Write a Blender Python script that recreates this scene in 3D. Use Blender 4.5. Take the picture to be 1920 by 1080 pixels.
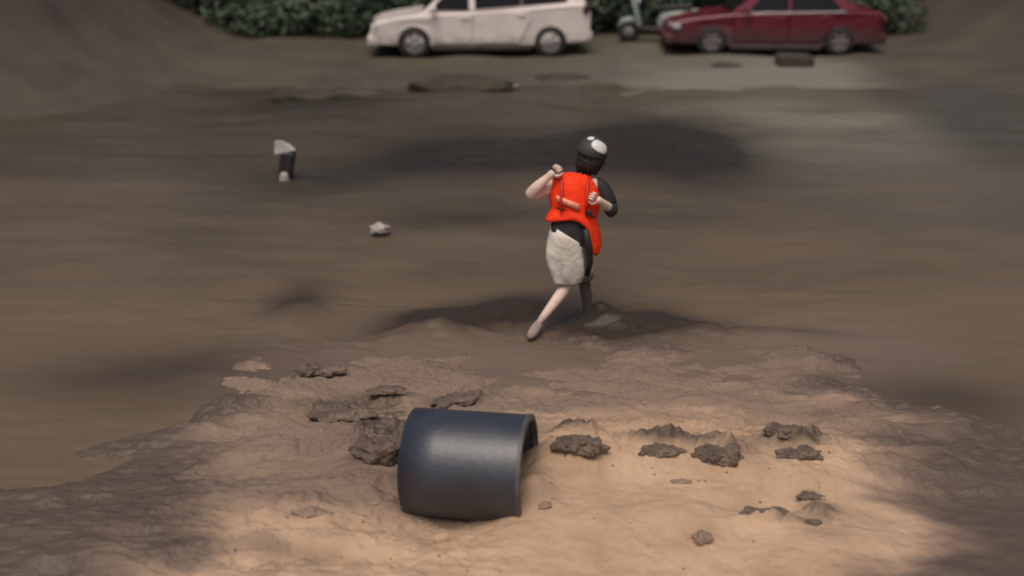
import bpy, bmesh, math, random
import numpy as np
from mathutils import Vector, Matrix, noise

random.seed(7)
R = math.radians
scene = bpy.context.scene
for o in list(bpy.data.objects):
    bpy.data.objects.remove(o)
COL = scene.collection

# ------------------------------------------------------------------ camera, sky, sun, exposure
CAM_Z, PITCH, F = 3.5, R(21.0), 2000.0
cd = bpy.data.cameras.new('camera')
cam = bpy.data.objects.new('camera', cd)
COL.objects.link(cam)
cam.location = (0, 0, CAM_Z)
cam.rotation_euler = (math.pi / 2 - PITCH, 0, 0)
cd.sensor_width = 36
cd.lens = 36 * F / 1920
cd.clip_end = 2000
cd.dof.use_dof = True
cd.dof.focus_distance = 7.3
cd.dof.aperture_fstop = 0.65
scene.camera = cam

SUN_EL, SUN_AZ = R(66), R(196)          # azimuth measured from +Y towards +X
world = bpy.data.worlds.new('World')
scene.world = world
world.use_nodes = True
wn = world.node_tree
bg = wn.nodes['Background']
sky = wn.nodes.new('ShaderNodeTexSky')
sky.sky_type = 'NISHITA'
sky.sun_disc = False
sky.sun_elevation = SUN_EL
sky.sun_rotation = SUN_AZ
sky.dust_density = 5.0
sky.air_density = 1.0
sky.ozone_density = 0.6
wn.links.new(sky.outputs[0], bg.inputs[0])
bg.inputs[1].default_value = 0.075
sd = bpy.data.lights.new('sun', 'SUN')
sd.energy = 1.5
sd.angle = R(40)
sd.color = (1.0, 0.88, 0.76)
sun = bpy.data.objects.new('sun', sd)
COL.objects.link(sun)
sdir = Vector((math.sin(SUN_AZ) * math.cos(SUN_EL), math.cos(SUN_AZ) * math.cos(SUN_EL), math.sin(SUN_EL)))
sun.rotation_euler = sdir.to_track_quat('Z', 'Y').to_euler()
sun.location = sdir * 30
scene.view_settings.view_transform = 'Standard'
scene.view_settings.look = 'None'
scene.view_settings.exposure = 0.3
scene.view_settings.gamma = 1.0
scene.view_settings.use_curve_mapping = False
scene.render.engine = 'CYCLES'
scene.cycles.use_denoising = True
scene.cycles.max_bounces = 6

# ------------------------------------------------------------------ helpers
def ray(px, py):
    x, y = (px - 960) / F, (540 - py) / F
    c, s = math.cos(PITCH), math.sin(PITCH)
    return Vector((x, c + y * s, -s + y * c))

def at(px, py, Y):
    d = ray(px, py)
    return Vector((0, 0, CAM_Z)) + d * (Y / d.y)

def gnd(px, py, z=0.0):
    d = ray(px, py)
    return Vector((0, 0, CAM_Z)) + d * ((z - CAM_Z) / d.z)

def scale_at(p):
    return F / (p.y * math.cos(PITCH) + (CAM_Z - p.z) * math.sin(PITCH))

_perm = np.random.RandomState(3).rand(512, 512)
def vnoise(x, y, s=0):
    x = np.asarray(x, float) + 37.7 * s + 200; y = np.asarray(y, float) + 91.3 * s + 200
    xi = np.floor(x).astype(int); yi = np.floor(y).astype(int)
    fx = x - xi; fy = y - yi
    fx = fx * fx * fx * (fx * (fx * 6 - 15) + 10); fy = fy * fy * fy * (fy * (fy * 6 - 15) + 10)
    g = lambda a, b: _perm[a % 512, b % 512]
    return (g(xi, yi) * (1 - fx) + g(xi + 1, yi) * fx) * (1 - fy) + (g(xi, yi + 1) * (1 - fx) + g(xi + 1, yi + 1) * fx) * fy - 0.5

def fbm(x, y, o=4, s=0):
    r = 0; a = 1.0
    for k in range(o):
        c, n = math.cos(.6 * k), math.sin(.6 * k)
        r = r + a * vnoise((x * c - y * n) * 2 ** k, (x * n + y * c) * 2 ** k, s + k); a *= .5
    return r

def sstep(a, b, x):
    t = np.clip((x - a) / (b - a), 0, 1)
    return t * t * (3 - 2 * t)

def link(name, me, m=None, parent=None, smooth=True):
    if m is not None:
        me.materials.clear()
        for mm in (m if isinstance(m, (list, tuple)) else [m]):
            me.materials.append(mm)
    if smooth:
        me.polygons.foreach_set('use_smooth', [True] * len(me.polygons))
    o = bpy.data.objects.new(name, me)
    COL.objects.link(o)
    if parent is not None:
        o.parent = parent
    return o

def tag(o, label=None, cat=None, group=None, kind=None):
    if label: o['label'] = label
    if cat: o['category'] = cat
    if group: o['group'] = group
    if kind: o['kind'] = kind
    return o

def thing(name, loc, label, cat, group=None, rz=0.0):
    o = bpy.data.objects.new(name, None)
    COL.objects.link(o)
    o.empty_display_size = .1
    o.location = loc
    o.rotation_euler = (0, 0, rz)
    return tag(o, label, cat, group)

def pydata(name, v, f):
    me = bpy.data.meshes.new(name)
    me.from_pydata([tuple(p) for p in v], [], f)
    me.update()
    return me

def bm_mesh(bm, name='m'):
    bmesh.ops.recalc_face_normals(bm, faces=bm.faces)
    me = bpy.data.meshes.new(name)
    bm.to_mesh(me); bm.free()
    return me

def grid_mesh(name, xs, ys, zf):
    X, Y = np.meshgrid(xs, ys)
    Z = zf(X, Y)
    nx, ny = len(xs), len(ys)
    co = np.stack([X, Y, Z], -1).reshape(-1, 3)
    i = np.arange(nx * ny).reshape(ny, nx)
    q = np.stack([i[:-1, :-1], i[:-1, 1:], i[1:, 1:], i[1:, :-1]], -1).reshape(-1, 4)
    me = bpy.data.meshes.new(name)
    me.vertices.add(len(co)); me.vertices.foreach_set('co', co.ravel())
    me.loops.add(q.size); me.loops.foreach_set('vertex_index', q.ravel())
    me.polygons.add(len(q))
    me.polygons.foreach_set('loop_start', np.arange(0, q.size, 4))
    me.polygons.foreach_set('loop_total', np.full(len(q), 4))
    me.update(calc_edges=True)
    me.validate()
    return me

def evaluated(me, mods):
    """mesh after a list of (type, settings) modifiers"""
    o = bpy.data.objects.new('tmp', me)
    COL.objects.link(o)
    extra = []
    for t, kw in mods:
        md = o.modifiers.new(t, t)
        for k, v in kw.items():
            setattr(md, k, v)
    bpy.context.view_layer.update()
    dg = bpy.context.evaluated_depsgraph_get()
    out = bpy.data.meshes.new_from_object(o.evaluated_get(dg))
    bpy.data.objects.remove(o)
    return out

def box_bm(bm, c, s, rot=None):
    r = bmesh.ops.create_cube(bm, size=1)
    M = Matrix.Translation(c) @ (rot.to_4x4() if rot else Matrix()) @ Matrix.Diagonal((*s, 1))
    bmesh.ops.transform(bm, matrix=M, verts=r['verts'])
    return r['verts']

def rbox(c, s, bev=.01, seg=2, rot=None):
    bm = bmesh.new()
    box_bm(bm, c, s, rot)
    bmesh.ops.bevel(bm, geom=bm.edges[:], offset=bev, segments=seg, affect='EDGES', profile=.5)
    return bm_mesh(bm)

def rings_mesh(rings, cap0=True, cap1=True):
    n = len(rings[0]); v = []; f = []
    for r in rings: v += [tuple(p) for p in r]
    for i in range(len(rings) - 1):
        for k in range(n):
            f.append((i * n + k, i * n + (k + 1) % n, (i + 1) * n + (k + 1) % n, (i + 1) * n + k))
    if cap0: f.append(tuple(range(n))[::-1])
    if cap1: f.append(tuple((len(rings) - 1) * n + k for k in range(n)))
    return v, f

def tube(pts, rad, n=10, caps=True):
    pts = [Vector(p) for p in pts]
    rings = []; up = None
    for i, p in enumerate(pts):
        a = pts[max(i - 1, 0)]; b = pts[min(i + 1, len(pts) - 1)]
        t = (b - a).normalized()
        if up is None:
            up = t.orthogonal().normalized()
        up = (up - t * up.dot(t)).normalized()
        s = t.cross(up)
        r = rad[i] if isinstance(rad, (list, tuple)) else rad
        rings.append([p + (up * math.cos(2 * math.pi * k / n) + s * math.sin(2 * math.pi * k / n)) * r for k in range(n)])
    return rings_mesh(rings, caps, caps)

class MB:
    def __init__(self): self.v = []; self.f = []
    def add(self, vf):
        b = len(self.v); self.v += [tuple(p) for p in vf[0]]
        self.f += [tuple(b + i for i in q) for q in vf[1]]
        return self
    def add_mesh(self, me):
        return self.add(([v.co.copy() for v in me.vertices], [tuple(p.vertices) for p in me.polygons]))
    def mesh(self, name='m'): return pydata(name, self.v, self.f)

def lathe(prof, n=24, axis='Y', caps=True):
    """prof: list of (radius, offset along the axis)"""
    rings = []
    for r, h in prof:
        ring = []
        for k in range(n):
            a = 2 * math.pi * k / n
            c, s = r * math.cos(a), r * math.sin(a)
            ring.append((c, h, s) if axis == 'Y' else ((h, c, s) if axis == 'X' else (c, s, h)))
        rings.append(ring)
    return rings_mesh(rings, caps, caps)

# ------------------------------------------------------------------ materials
def mat(name, col, rough=.6, var=0.0, vscale=3.0, col2=None, bump=0.0, bscale=20.0, spec=.5, metal=0.0, coat=0.0,
        stretch=(1, 1, 1), ior=None, trans=0.0):
    m = bpy.data.materials.new(name); m.use_nodes = True
    nt = m.node_tree; b = nt.nodes['Principled BSDF']
    b.inputs['Base Color'].default_value = (*col, 1)
    b.inputs['Roughness'].default_value = rough
    b.inputs['Metallic'].default_value = metal
    b.inputs['Specular IOR Level'].default_value = spec
    b.inputs['Coat Weight'].default_value = coat
    if ior: b.inputs['IOR'].default_value = ior
    if trans: b.inputs['Transmission Weight'].default_value = trans
    tc = nt.nodes.new('ShaderNodeTexCoord'); mp = nt.nodes.new('ShaderNodeMapping')
    mp.inputs['Scale'].default_value = stretch
    nt.links.new(tc.outputs['Object'], mp.inputs[0])
    if var or col2:
        n = nt.nodes.new('ShaderNodeTexNoise'); n.inputs['Scale'].default_value = vscale
        n.inputs['Detail'].default_value = 7; n.inputs['Roughness'].default_value = .62
        nt.links.new(mp.outputs[0], n.inputs['Vector'])
        cr = nt.nodes.new('ShaderNodeValToRGB')
        a = col if col2 else tuple(c * (1 - var) for c in col)
        c2 = col2 if col2 else tuple(min(1, c * (1 + var)) for c in col)
        cr.color_ramp.elements[0].position = .33; cr.color_ramp.elements[0].color = (*a, 1)
        cr.color_ramp.elements[1].position = .67; cr.color_ramp.elements[1].color = (*c2, 1)
        nt.links.new(n.outputs[0], cr.inputs[0]); nt.links.new(cr.outputs[0], b.inputs['Base Color'])
    if bump:
        n = nt.nodes.new('ShaderNodeTexNoise'); n.inputs['Scale'].default_value = bscale; n.inputs['Detail'].default_value = 8
        nt.links.new(mp.outputs[0], n.inputs['Vector'])
        bp = nt.nodes.new('ShaderNodeBump'); bp.inputs['Strength'].default_value = bump; bp.inputs['Distance'].default_value = .03
        nt.links.new(n.outputs[0], bp.inputs['Height']); nt.links.new(bp.outputs[0], b.inputs['Normal'])
    return m

def mask_mix(m, col, att):
    nt = m.node_tree; b = nt.nodes['Principled BSDF']; src = b.inputs['Base Color'].links[0].from_socket
    a = nt.nodes.new('ShaderNodeAttribute'); a.attribute_name = att
    mx = nt.nodes.new('ShaderNodeMix'); mx.data_type = 'RGBA'
    nt.links.new(a.outputs['Fac'], mx.inputs[0]); nt.links.new(src, mx.inputs[6]); mx.inputs[7].default_value = (*col, 1)
    nt.links.new(mx.outputs[2], b.inputs['Base Color'])

def mixed_ground(name, layers, rough=.8, bump=.5, bscale=14, stretch=(1, 1, 1), spec=.4, rough_mask=None):
    """layers: first (col, col2, scale); then (col, mask attribute name). Masks are vertex attributes that say what the soil is or paint the shade of the waves."""
    m = mat(name, layers[0][0], rough, col2=layers[0][1], vscale=layers[0][2], bump=bump, bscale=bscale, stretch=stretch, spec=spec)
    nt = m.node_tree; b = nt.nodes['Principled BSDF']
    src = b.inputs['Base Color'].links[0].from_socket
    for col, att in layers[1:]:
        a = nt.nodes.new('ShaderNodeAttribute'); a.attribute_name = att
        mx = nt.nodes.new('ShaderNodeMix'); mx.data_type = 'RGBA'
        nt.links.new(a.outputs['Fac'], mx.inputs[0]); nt.links.new(src, mx.inputs[6])
        mx.inputs[7].default_value = (*col, 1); src = mx.outputs[2]
    nt.links.new(src, b.inputs['Base Color'])
    if rough_mask:
        a = nt.nodes.new('ShaderNodeAttribute'); a.attribute_name = rough_mask[0]
        mr = nt.nodes.new('ShaderNodeMapRange'); mr.inputs[3].default_value = rough; mr.inputs[4].default_value = rough_mask[1]
        nt.links.new(a.outputs['Fac'], mr.inputs[0]); nt.links.new(mr.outputs[0], b.inputs['Roughness'])
    return m

def attr(me, name, vals):
    a = me.attributes.new(name, 'FLOAT', 'POINT')
    a.data.foreach_set('value', np.asarray(vals, dtype=np.float32).ravel())

def coords(me):
    c = np.empty(len(me.vertices) * 3); me.vertices.foreach_get('co', c)
    return c.reshape(-1, 3)

SKIN = mat('skin', (.70, .52, .42), .5, var=.10, vscale=14)
WHITE = mat('white_paint', (.72, .635, .585), .32, var=.12, vscale=1.6, coat=.3)
RED = mat('red_paint', (.13, .009, .022), .28, var=.12, vscale=2, coat=.4)
GLASS = mat('dark_glass', (.012, .011, .012), .15, spec=.25)
RUBBER = mat('tyre_rubber', (.018, .017, .016), .8, var=.3, vscale=12, bump=.3, bscale=60)
ALLOY = mat('wheel_metal', (.20, .185, .18), .5, metal=.0, var=.25, vscale=8)
TRIM = mat('black_trim', (.022, .019, .019), .55, var=.2, vscale=6)
SILL = mat('muddy_cladding', (.055, .038, .034), .75, var=.35, vscale=4)
LAMP = mat('lamp_lens', (.42, .43, .42), .15, spec=.6)
TAIL = mat('tail_lens', (.06, .012, .012), .2)
CHROME = mat('chrome', (.72, .70, .68), .22, metal=.9)

def muddy(m, lo, hi, col, scale=6, amp=.5, axis=2):
    nt = m.node_tree; b = nt.nodes['Principled BSDF']; sk = b.inputs['Base Color']
    tc = nt.nodes.new('ShaderNodeTexCoord'); sp = nt.nodes.new('ShaderNodeSeparateXYZ'); nt.links.new(tc.outputs['Object'], sp.inputs[0])
    n = nt.nodes.new('ShaderNodeTexNoise'); n.inputs['Scale'].default_value = scale; n.inputs['Detail'].default_value = 8; nt.links.new(tc.outputs['Object'], n.inputs['Vector'])
    ma = nt.nodes.new('ShaderNodeMath'); ma.operation = 'MULTIPLY_ADD'; ma.inputs[1].default_value = amp; nt.links.new(n.outputs[0], ma.inputs[0]); nt.links.new(sp.outputs[axis], ma.inputs[2])
    mr = nt.nodes.new('ShaderNodeMapRange'); mr.inputs[1].default_value = lo + amp * .5; mr.inputs[2].default_value = hi + amp * .5; mr.inputs[3].default_value = .85; mr.inputs[4].default_value = 0
    nt.links.new(ma.outputs[0], mr.inputs[0])
    mx = nt.nodes.new('ShaderNodeMix'); mx.data_type = 'RGBA'; mx.inputs[7].default_value = (*col, 1)
    nt.links.new(mr.outputs[0], mx.inputs[0])
    if sk.links: nt.links.new(sk.links[0].from_socket, mx.inputs[6])
    else: mx.inputs[6].default_value = sk.default_value
    nt.links.new(mx.outputs[2], sk)
    r0 = b.inputs['Roughness'].default_value
    m2 = nt.nodes.new('ShaderNodeMapRange'); m2.inputs[2].default_value = .85; m2.inputs[3].default_value = r0; m2.inputs[4].default_value = .8
    nt.links.new(mr.outputs[0], m2.inputs[0]); nt.links.new(m2.outputs[0], b.inputs['Roughness'])
    if b.inputs['Coat Weight'].default_value:
        m3 = nt.nodes.new('ShaderNodeMapRange'); m3.inputs[2].default_value = .85; m3.inputs[3].default_value = b.inputs['Coat Weight'].default_value; m3.inputs[4].default_value = 0
        nt.links.new(mr.outputs[0], m3.inputs[0]); nt.links.new(m3.outputs[0], b.inputs['Coat Weight'])
muddy(WHITE, .18, .52, (.17, .125, .095), 5, .5)
muddy(RED, .30, .72, (.040, .024, .022), 5, .5)

# ------------------------------------------------------------------ ground
GAUSS = []
def bump_at(px, py, wpx, dy, amp, rot=0.0, z=0.0):
    p = gnd(px, py, z)
    GAUSS.append((p.x, p.y, wpx / scale_at(p) / 2, dy, amp, rot))

def gauss(X, Y, lst):
    Z = 0
    for x, y, sx, sy, a, r in lst:
        c, s = math.cos(r), math.sin(r)
        u = ((X - x) * c + (Y - y) * s) / sx; v = (-(X - x) * s + (Y - y) * c) / sy
        Z = Z + a * np.exp(-(u * u + v * v))
    return Z

# sand ridge right of the pipe, the apron in front, pits
bump_at(1330, 895, 620, .30, .11)
bump_at(1075, 890, 170, .26, .12)
bump_at(985, 975, 110, .14, .15)
bump_at(1035, 925, 150, .22, .09)
bump_at(1180, 1010, 500, .25, .05)
bump_at(1480, 935, 190, .12, .06)
bump_at(1420, 990, 170, .06, -.06)
bump_at(840, 985, 260, .26, -.14)
bump_at(700, 900, 150, .26, .09)
bump_at(640, 800, 200, .06, -.06, .15)
bump_at(870, 742, 190, .07, -.06, .4)
bump_at(730, 748, 170, .05, -.06)
bump_at(600, 700, 170, .07, -.06, .2)
bump_at(1250, 826, 260, .06, -.07)

def bank_edge(X, Y):
    """0 on the mud flat, 1 out in the water beside it"""
    hw = 1.9 + .22 * (Y - 4.8) + 1.5 * fbm(X * .5, Y * .9, 3, 15)
    return sstep(hw - .2, hw + 1.3, np.abs(X - .22))

def soil_at(X, Y, lst):
    L = []
    for px, py, w, dy, a, r in lst:
        p = gnd(px, py, .19 if px > 1050 else .08); L.append((p.x, p.y, w / scale_at(p) / 2, dy, a, r))
    return gauss(X, Y, L)
CLUMPS = [(1240, 840, 180, .06, .9, 0), (1360, 850, 90, .08, .9, 0), (1490, 822, 150, .14, 1, .1), (1090, 822, 110, .08, .9, -.2), (715, 824, 170, .11, 1, .3),
          (1440, 966, 130, .035, .9, .05), (1320, 1003, 50, .04, .5, 0), (600, 690, 120, .05, .9, .2), (730, 742, 130, .08, .8, 0), (860, 745, 150, .06, .9, .4),
          (630, 776, 150, .05, .8, .1), (700, 940, 60, .04, .6, 0), (570, 960, 110, .05, .7, 0), (1530, 935, 80, .12, .9, 0)]

def z_flat(X, Y):
    # the near mud flat: rises slowly from the water's edge to the sand by the pipe
    z = -.22 + .25 * sstep(9.4, 7.0, Y + .9 * fbm(X * .8, Y * 1.2, 4, 5)) + .10 * sstep(7.2, 5.4, Y)
    z = z - bank_edge(X, Y) * (.26 * sstep(4.6, 6.6, Y))
    z = z + gauss(X, Y, GAUSS)
    wet = sstep(4.95, 6.2, Y)
    left = sstep(.35, -.4, X)
    chop = np.maximum(wet, left * .8)
    z = z + fbm(X * 1.3, Y * 2.0, 5, 11) * .05
    z = z + fbm(X * 2.4 + 4, Y * 6.0, 4, 21) * .065 * chop
    # crumbly clots, thickest along the crest and where the flow left clumps
    cl = np.clip(soil_at(X, Y, CLUMPS), 0, 1.2)
    crumbs = np.abs(fbm(X * 7, Y * 10, 4, 27)) ** .8
    crumb2 = np.abs(fbm(X * 15, Y * 20, 3, 28)) ** .8
    z = z + cl * (.03 + .07 * crumbs + .05 * crumb2) + (.030 * crumbs + .018 * crumb2) * chop
    z = z + fbm(X * 9, Y * 12, 4, 25) * .010
    return z

me = grid_mesh('mud_flat', np.concatenate([np.linspace(-7, -2.1, 150)[:-1], np.linspace(-2.1, 2.6, 560)[:-1], np.linspace(2.6, 7, 140)]),
               np.concatenate([np.linspace(.2, 4.4, 120)[:-1], np.linspace(4.4, 9.8, 500)]), z_flat)
c = coords(me); X, Y = c[:, 0], c[:, 1]
nz = fbm(X * 1.1, Y * 2.2, 4, 31)
streak = fbm(X * 1.6 + .5 * Y, Y * 6.0, 4, 33)
damp = sstep(5.75, 7.0, Y + nz * .7 - .45 * sstep(.3, 1.0, X) * sstep(6.6, 6.0, Y))
damp = np.maximum(damp, sstep(.45, -.25, X + nz * .6) * sstep(4.95, 5.3, Y + nz * .2) * 1.0)
damp = np.maximum(damp, sstep(1.28, 1.95, np.abs(X - .25) + nz * .9 - .12 * (Y - 4.8)))
clean = 1 - sstep(5.30, 5.0, Y + nz * .15) * sstep(1.55, 1.25, np.abs(X - .25) + nz * .3)
attr(me, 'damp', np.clip(damp + streak * .45 * (damp > .05), 0, 1) * clean)
soak = np.maximum(sstep(6.9, 8.3, Y + nz * .9), sstep(1.42, 2.25, np.abs(X - .23) + nz * 1.0 - .15 * (Y - 4.8)))
soak = np.maximum(soak, soil_at(X, Y, CLUMPS) * (1.25 + 1.8 * fbm(X * 4, Y * 7, 4, 35)))
soak = np.maximum(soak, np.clip(soil_at(X, Y, [(820, 900, 420, .3, 1, 0), (680, 760, 340, .4, 1, 0)]) * (.30 + 1.6 * fbm(X * 2.2, Y * 6, 4, 36)), 0, .85))
attr(me, 'soaked', np.clip(soak, 0, .95) * clean)
SAND = mixed_ground('sandy_mud', [((.37, .245, .152), (.50, .34, .222), 2.6), ((.205, .146, .108), 'damp'), ((.088, .062, .044), 'soaked')],
                    rough=.85, bump=.8, bscale=13, rough_mask=('soaked', .5))
tag(link('mud_flat', me, SAND), kind='structure')

def z_far(X, Y):
    z = -.30 + .36 * sstep(16.5, 20.5, Y + 1.2 * vnoise(X * .35, Y * .3, 6)) + .05 * sstep(20, 24, Y)
    z = z + fbm(X * .7, Y * .9, 4, 41) * .08 + fbm(X * 1.2, Y * 4.5, 4, 43) * .05
    left = sstep(-5.6, -12.0, X + .12 * (Y - 20) + 1.4 * vnoise(X * .3, Y * .25, 8)) * sstep(15.0, 21, Y)
    right = sstep(9.0, 15.0, X - .1 * (Y - 20) + 1.2 * vnoise(X * .3, Y * .25, 9)) * sstep(14.5, 20, Y)
    z = z + (left + right) * (3.4 + fbm(X * .6, Y * .6, 4, 44) * .6)
    return z

me = grid_mesh('far_bank', np.linspace(-26, 26, 420), np.linspace(14.0, 46, 260), z_far)
c = coords(me); X, Y = c[:, 0], c[:, 1]
nz = fbm(X * .6, Y * .8, 4, 51)
pale = gnd(1460, 165)
attr(me, 'silt', np.clip(np.exp(-(((X - pale.x) / 2.7) ** 2 + ((Y - pale.y - .6) / 3.4) ** 2)) * (1.25 + nz * .8), 0, 1) * sstep(7.6, 6.2, X))
attr(me, 'raw', np.clip(sstep(.35, 1.4, coords(me)[:, 2] + nz * .5), 0, 1))
attr(me, 'weedy', np.clip(.2 + nz * 1.4, 0, 1) * sstep(18, 21, Y) * (1 - sstep(-5.4, -7.5, X)) * (1 - sstep(8.0, 9.5, X)))
FARM = mixed_ground('trodden_mud', [((.052, .041, .030), (.082, .065, .046), 1.1), ((.078, .073, .043), 'weedy'), ((.16, .148, .118), 'silt'), ((.050, .037, .028), 'raw')],
                    rough=.85, bump=.6, bscale=5)
tag(link('far_bank', me, FARM), kind='structure')

me = grid_mesh('ground', np.linspace(-400, 400, 60), np.linspace(-200, 700, 60), lambda X, Y: -1.0 + 0 * X)
tag(link('ground', me, mat('plain_earth', (.085, .07, .05), .9, var=.3, vscale=.05)), kind='structure')

# ------------------------------------------------------------------ water
WAVES = []
def wave(px, py, wpx, dy, amp, rot=0.0):
    p = gnd(px, py)
    WAVES.append((p.x, p.y, wpx / scale_at(p) / 2, dy, amp, rot))
wave(1225, 300, 200, .95, .20, .05)
wave(960, 310, 320, .80, .12, .03)
wave(880, 195, 300, .8, .10)
wave(600, 210, 200, .9, .14)
wave(1150, 606, 190, .22, .09, .1)
wave(1120, 598, 60, .10, .10, .2)
wave(1275, 622, 170, .16, .06, -.05)
wave(1440, 632, 180, .15, .07)
wave(905, 590, 250, .22, .08, .42)
wave(800, 628, 160, .15, .10, .3)
wave(560, 590, 120, .3, .10)
wave(300, 470, 400, .6, .08, .1)
wave(1720, 480, 360, .5, .07, -.1)
CHURN = []
def churn(px, py, wpx, dy, amp, rot=0.0):
    p = gnd(px, py)
    CHURN.append((p.x, p.y, wpx / scale_at(p) / 2, dy, amp, rot))
churn(1150, 610, 260, .30, 1.0); churn(900, 600, 330, .30, .8, .42); churn(1010, 630, 160, .16, .7); churn(1230, 285, 260, 1.0, .9); churn(940, 290, 380, .8, .6); churn(1330, 630, 240, .2, .6)
churn(640, 640, 260, .3, .7); churn(1500, 560, 300, .6, .4)
WAVE_SHADE = []  # dark wave faces and troughs, their shade painted into the water colour
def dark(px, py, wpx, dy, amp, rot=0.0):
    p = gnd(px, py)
    WAVE_SHADE.append((p.x, p.y, wpx / scale_at(p) / 2, dy, amp, rot))
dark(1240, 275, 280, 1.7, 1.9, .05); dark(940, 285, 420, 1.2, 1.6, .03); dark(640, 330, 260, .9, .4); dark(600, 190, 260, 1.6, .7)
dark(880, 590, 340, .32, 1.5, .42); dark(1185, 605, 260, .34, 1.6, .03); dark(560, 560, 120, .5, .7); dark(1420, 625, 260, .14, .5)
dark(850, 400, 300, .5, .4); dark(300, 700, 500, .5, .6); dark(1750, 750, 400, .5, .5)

def z_water(X, Y):
    far = sstep(8, 16, Y)
    calm = 1 - .6 * sstep(2.2, 3.5, np.abs(X))
    z = fbm(X * .5 + .25 * Y, Y * .9, 3, 61) * (.06 + .05 * far) * calm + fbm(X * 1.3, Y * 3.6, 4, 71) * .040 * calm + fbm(X * 3, Y * 9, 3, 81) * .010
    g = gauss(X, Y, WAVES)
    g = g * (1 + .7 * fbm(X * 1.5, Y * 2.4, 3, 91))
    ch = np.clip(gauss(X, Y, CHURN), 0, 1.2) * (.6 + .3 * far)
    g = g + ch * (np.abs(fbm(X * (2.4 - 1.1 * far), Y * (5.0 - 2.0 * far), 5, 99)) * .17 + fbm(X * 7, Y * 12, 4, 101) * .035 - .02)
    return z + g - .02

xs = np.concatenate([np.linspace(-18, -4.5, 180)[:-1], np.linspace(-4.5, 4.5, 380)[:-1], np.linspace(4.5, 18, 180)])
ys = np.concatenate([np.linspace(.2, 4, 60)[:-1], np.linspace(4, 12, 380)[:-1], np.linspace(12, 21, 200)])
me = grid_mesh('flood_water', xs, ys, z_water)
c = coords(me); X, Y = c[:, 0], c[:, 1]
nz = fbm(X * .5, Y * 1.0, 4, 95)
sp = gnd(1500, 225)
attr(me, 'silt', np.clip(np.exp(-(((X - sp.x) / 2.3) ** 2 + ((Y - sp.y) / 3.2) ** 2)) * (1.0 + nz), 0, 1) * sstep(7.0, 5.6, X))
attr(me, 'thick', np.clip(sstep(14.5, 8.0, Y + nz * 3), 0, 1))
attr(me, 'shoal', np.clip(sstep(8.5, 7.2, Y + nz * .9) * (1 - bank_edge(X, Y) * 1.1), 0, 1))
attr(me, 'dark', np.clip(gauss(X, Y, WAVE_SHADE) * (1.1 + .4 * fbm(X * .9, Y * 2.2, 5, 97)), 0, .84))  # painted wave shade, broken up by noise
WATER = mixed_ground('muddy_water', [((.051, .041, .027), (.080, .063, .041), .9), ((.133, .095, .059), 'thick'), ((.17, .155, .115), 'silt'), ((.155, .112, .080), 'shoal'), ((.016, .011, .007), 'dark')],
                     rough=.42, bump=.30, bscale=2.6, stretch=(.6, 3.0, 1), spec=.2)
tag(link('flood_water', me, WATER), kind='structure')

# ------------------------------------------------------------------ far trees and bushes
LEAF = mat('dark_leaves', (.035, .055, .032), .6, col2=(.07, .10, .055), vscale=1.4)
BARK = mat('bark', (.05, .038, .028), .9, var=.3, vscale=10, bump=.5)

def leaf_mass(seed, w, h, d, n, size):
    rnd = random.Random(seed); v = []; f = []
    lobes = [(Vector((rnd.uniform(-.5, .5) * w, rnd.uniform(-.5, .5) * d, rnd.choice((.10, .14, .2, .35, .5, .7, .85)) * h)), rnd.uniform(.4, .62)) for _ in range(24)]
    for i in range(n):
        c0, r = rnd.choice(lobes)
        u = Vector((rnd.gauss(0, 1), rnd.gauss(0, 1), rnd.gauss(0, 1))).normalized()
        p = c0 + Vector((u.x * w * .42, u.y * d * .42, u.z * h * .22)) * r * rnd.uniform(.6, 1.15) * 1.5
        if p.z < .02: p.z = rnd.uniform(.02, .25)
        a = (u + Vector((rnd.uniform(-.8, .8), rnd.uniform(-.8, .8), rnd.uniform(-.8, .8)))).normalized()
        t = a.orthogonal().normalized(); t = Matrix.Rotation(rnd.uniform(0, 6.3), 3, a) @ t
        s = a.cross(t); L = size * rnd.uniform(.6, 1.4); W = L * .45
        b = len(v)
        v += [p - t * L * .5, p + s * W * .5 + a * .01, p + t * L * .5, p - s * W * .5 + a * .01]
        f.append((b, b + 1, b + 2, b + 3))
    return v, f

bush_meshes = []
for k in range(4):
    w, h = random.uniform(2.2, 2.9), random.uniform(3.2, 4.4)
    fol = pydata('foliage', *leaf_mass(k, w, h, 1.9, 13000, .19)); fol.materials.append(LEAF)
    mb = MB()
    for j in range(4):
        a = j * 1.6 + k; base = Vector((.15 * math.cos(a), .15 * math.sin(a), -.1))
        mb.add(tube([base, base * 3 + Vector((0, 0, h * .35)), base * 5 + Vector((0, 0, h * .75))], [.06, .04, .012], 7))
    st = mb.mesh('stem'); st.materials.append(BARK)
    bush_meshes.append((fol, st))
bush_pos = []
for i in range(9):
    bush_pos.append((-7.6 + i * 1.95 + random.uniform(-.2, .2), 26.6 + random.uniform(-.3, .4), 1.0))
for i in range(8):
    bush_pos.append((-7.2 + i * 2.15, 28.8 + random.uniform(-.3, .5), 1.25))
for i, (x, y, s) in enumerate(bush_pos):
    b = thing('bush', (x, y, float(z_far(np.array([x]), np.array([y]))[0]) - .05),
              'dark green leafy bush in the dense row behind the parked cars' if i < 9 else 'tall dark green bush standing behind the first row of bushes',
              'bush', 'bushes behind the cars' if i < 9 else 'second row of bushes', random.uniform(0, 6.28))
    b.scale = (s, s, s)
    fol, st = bush_meshes[i % 4]
    link('foliage', fol, None, b, smooth=False); link('stem', st, None, b)

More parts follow.
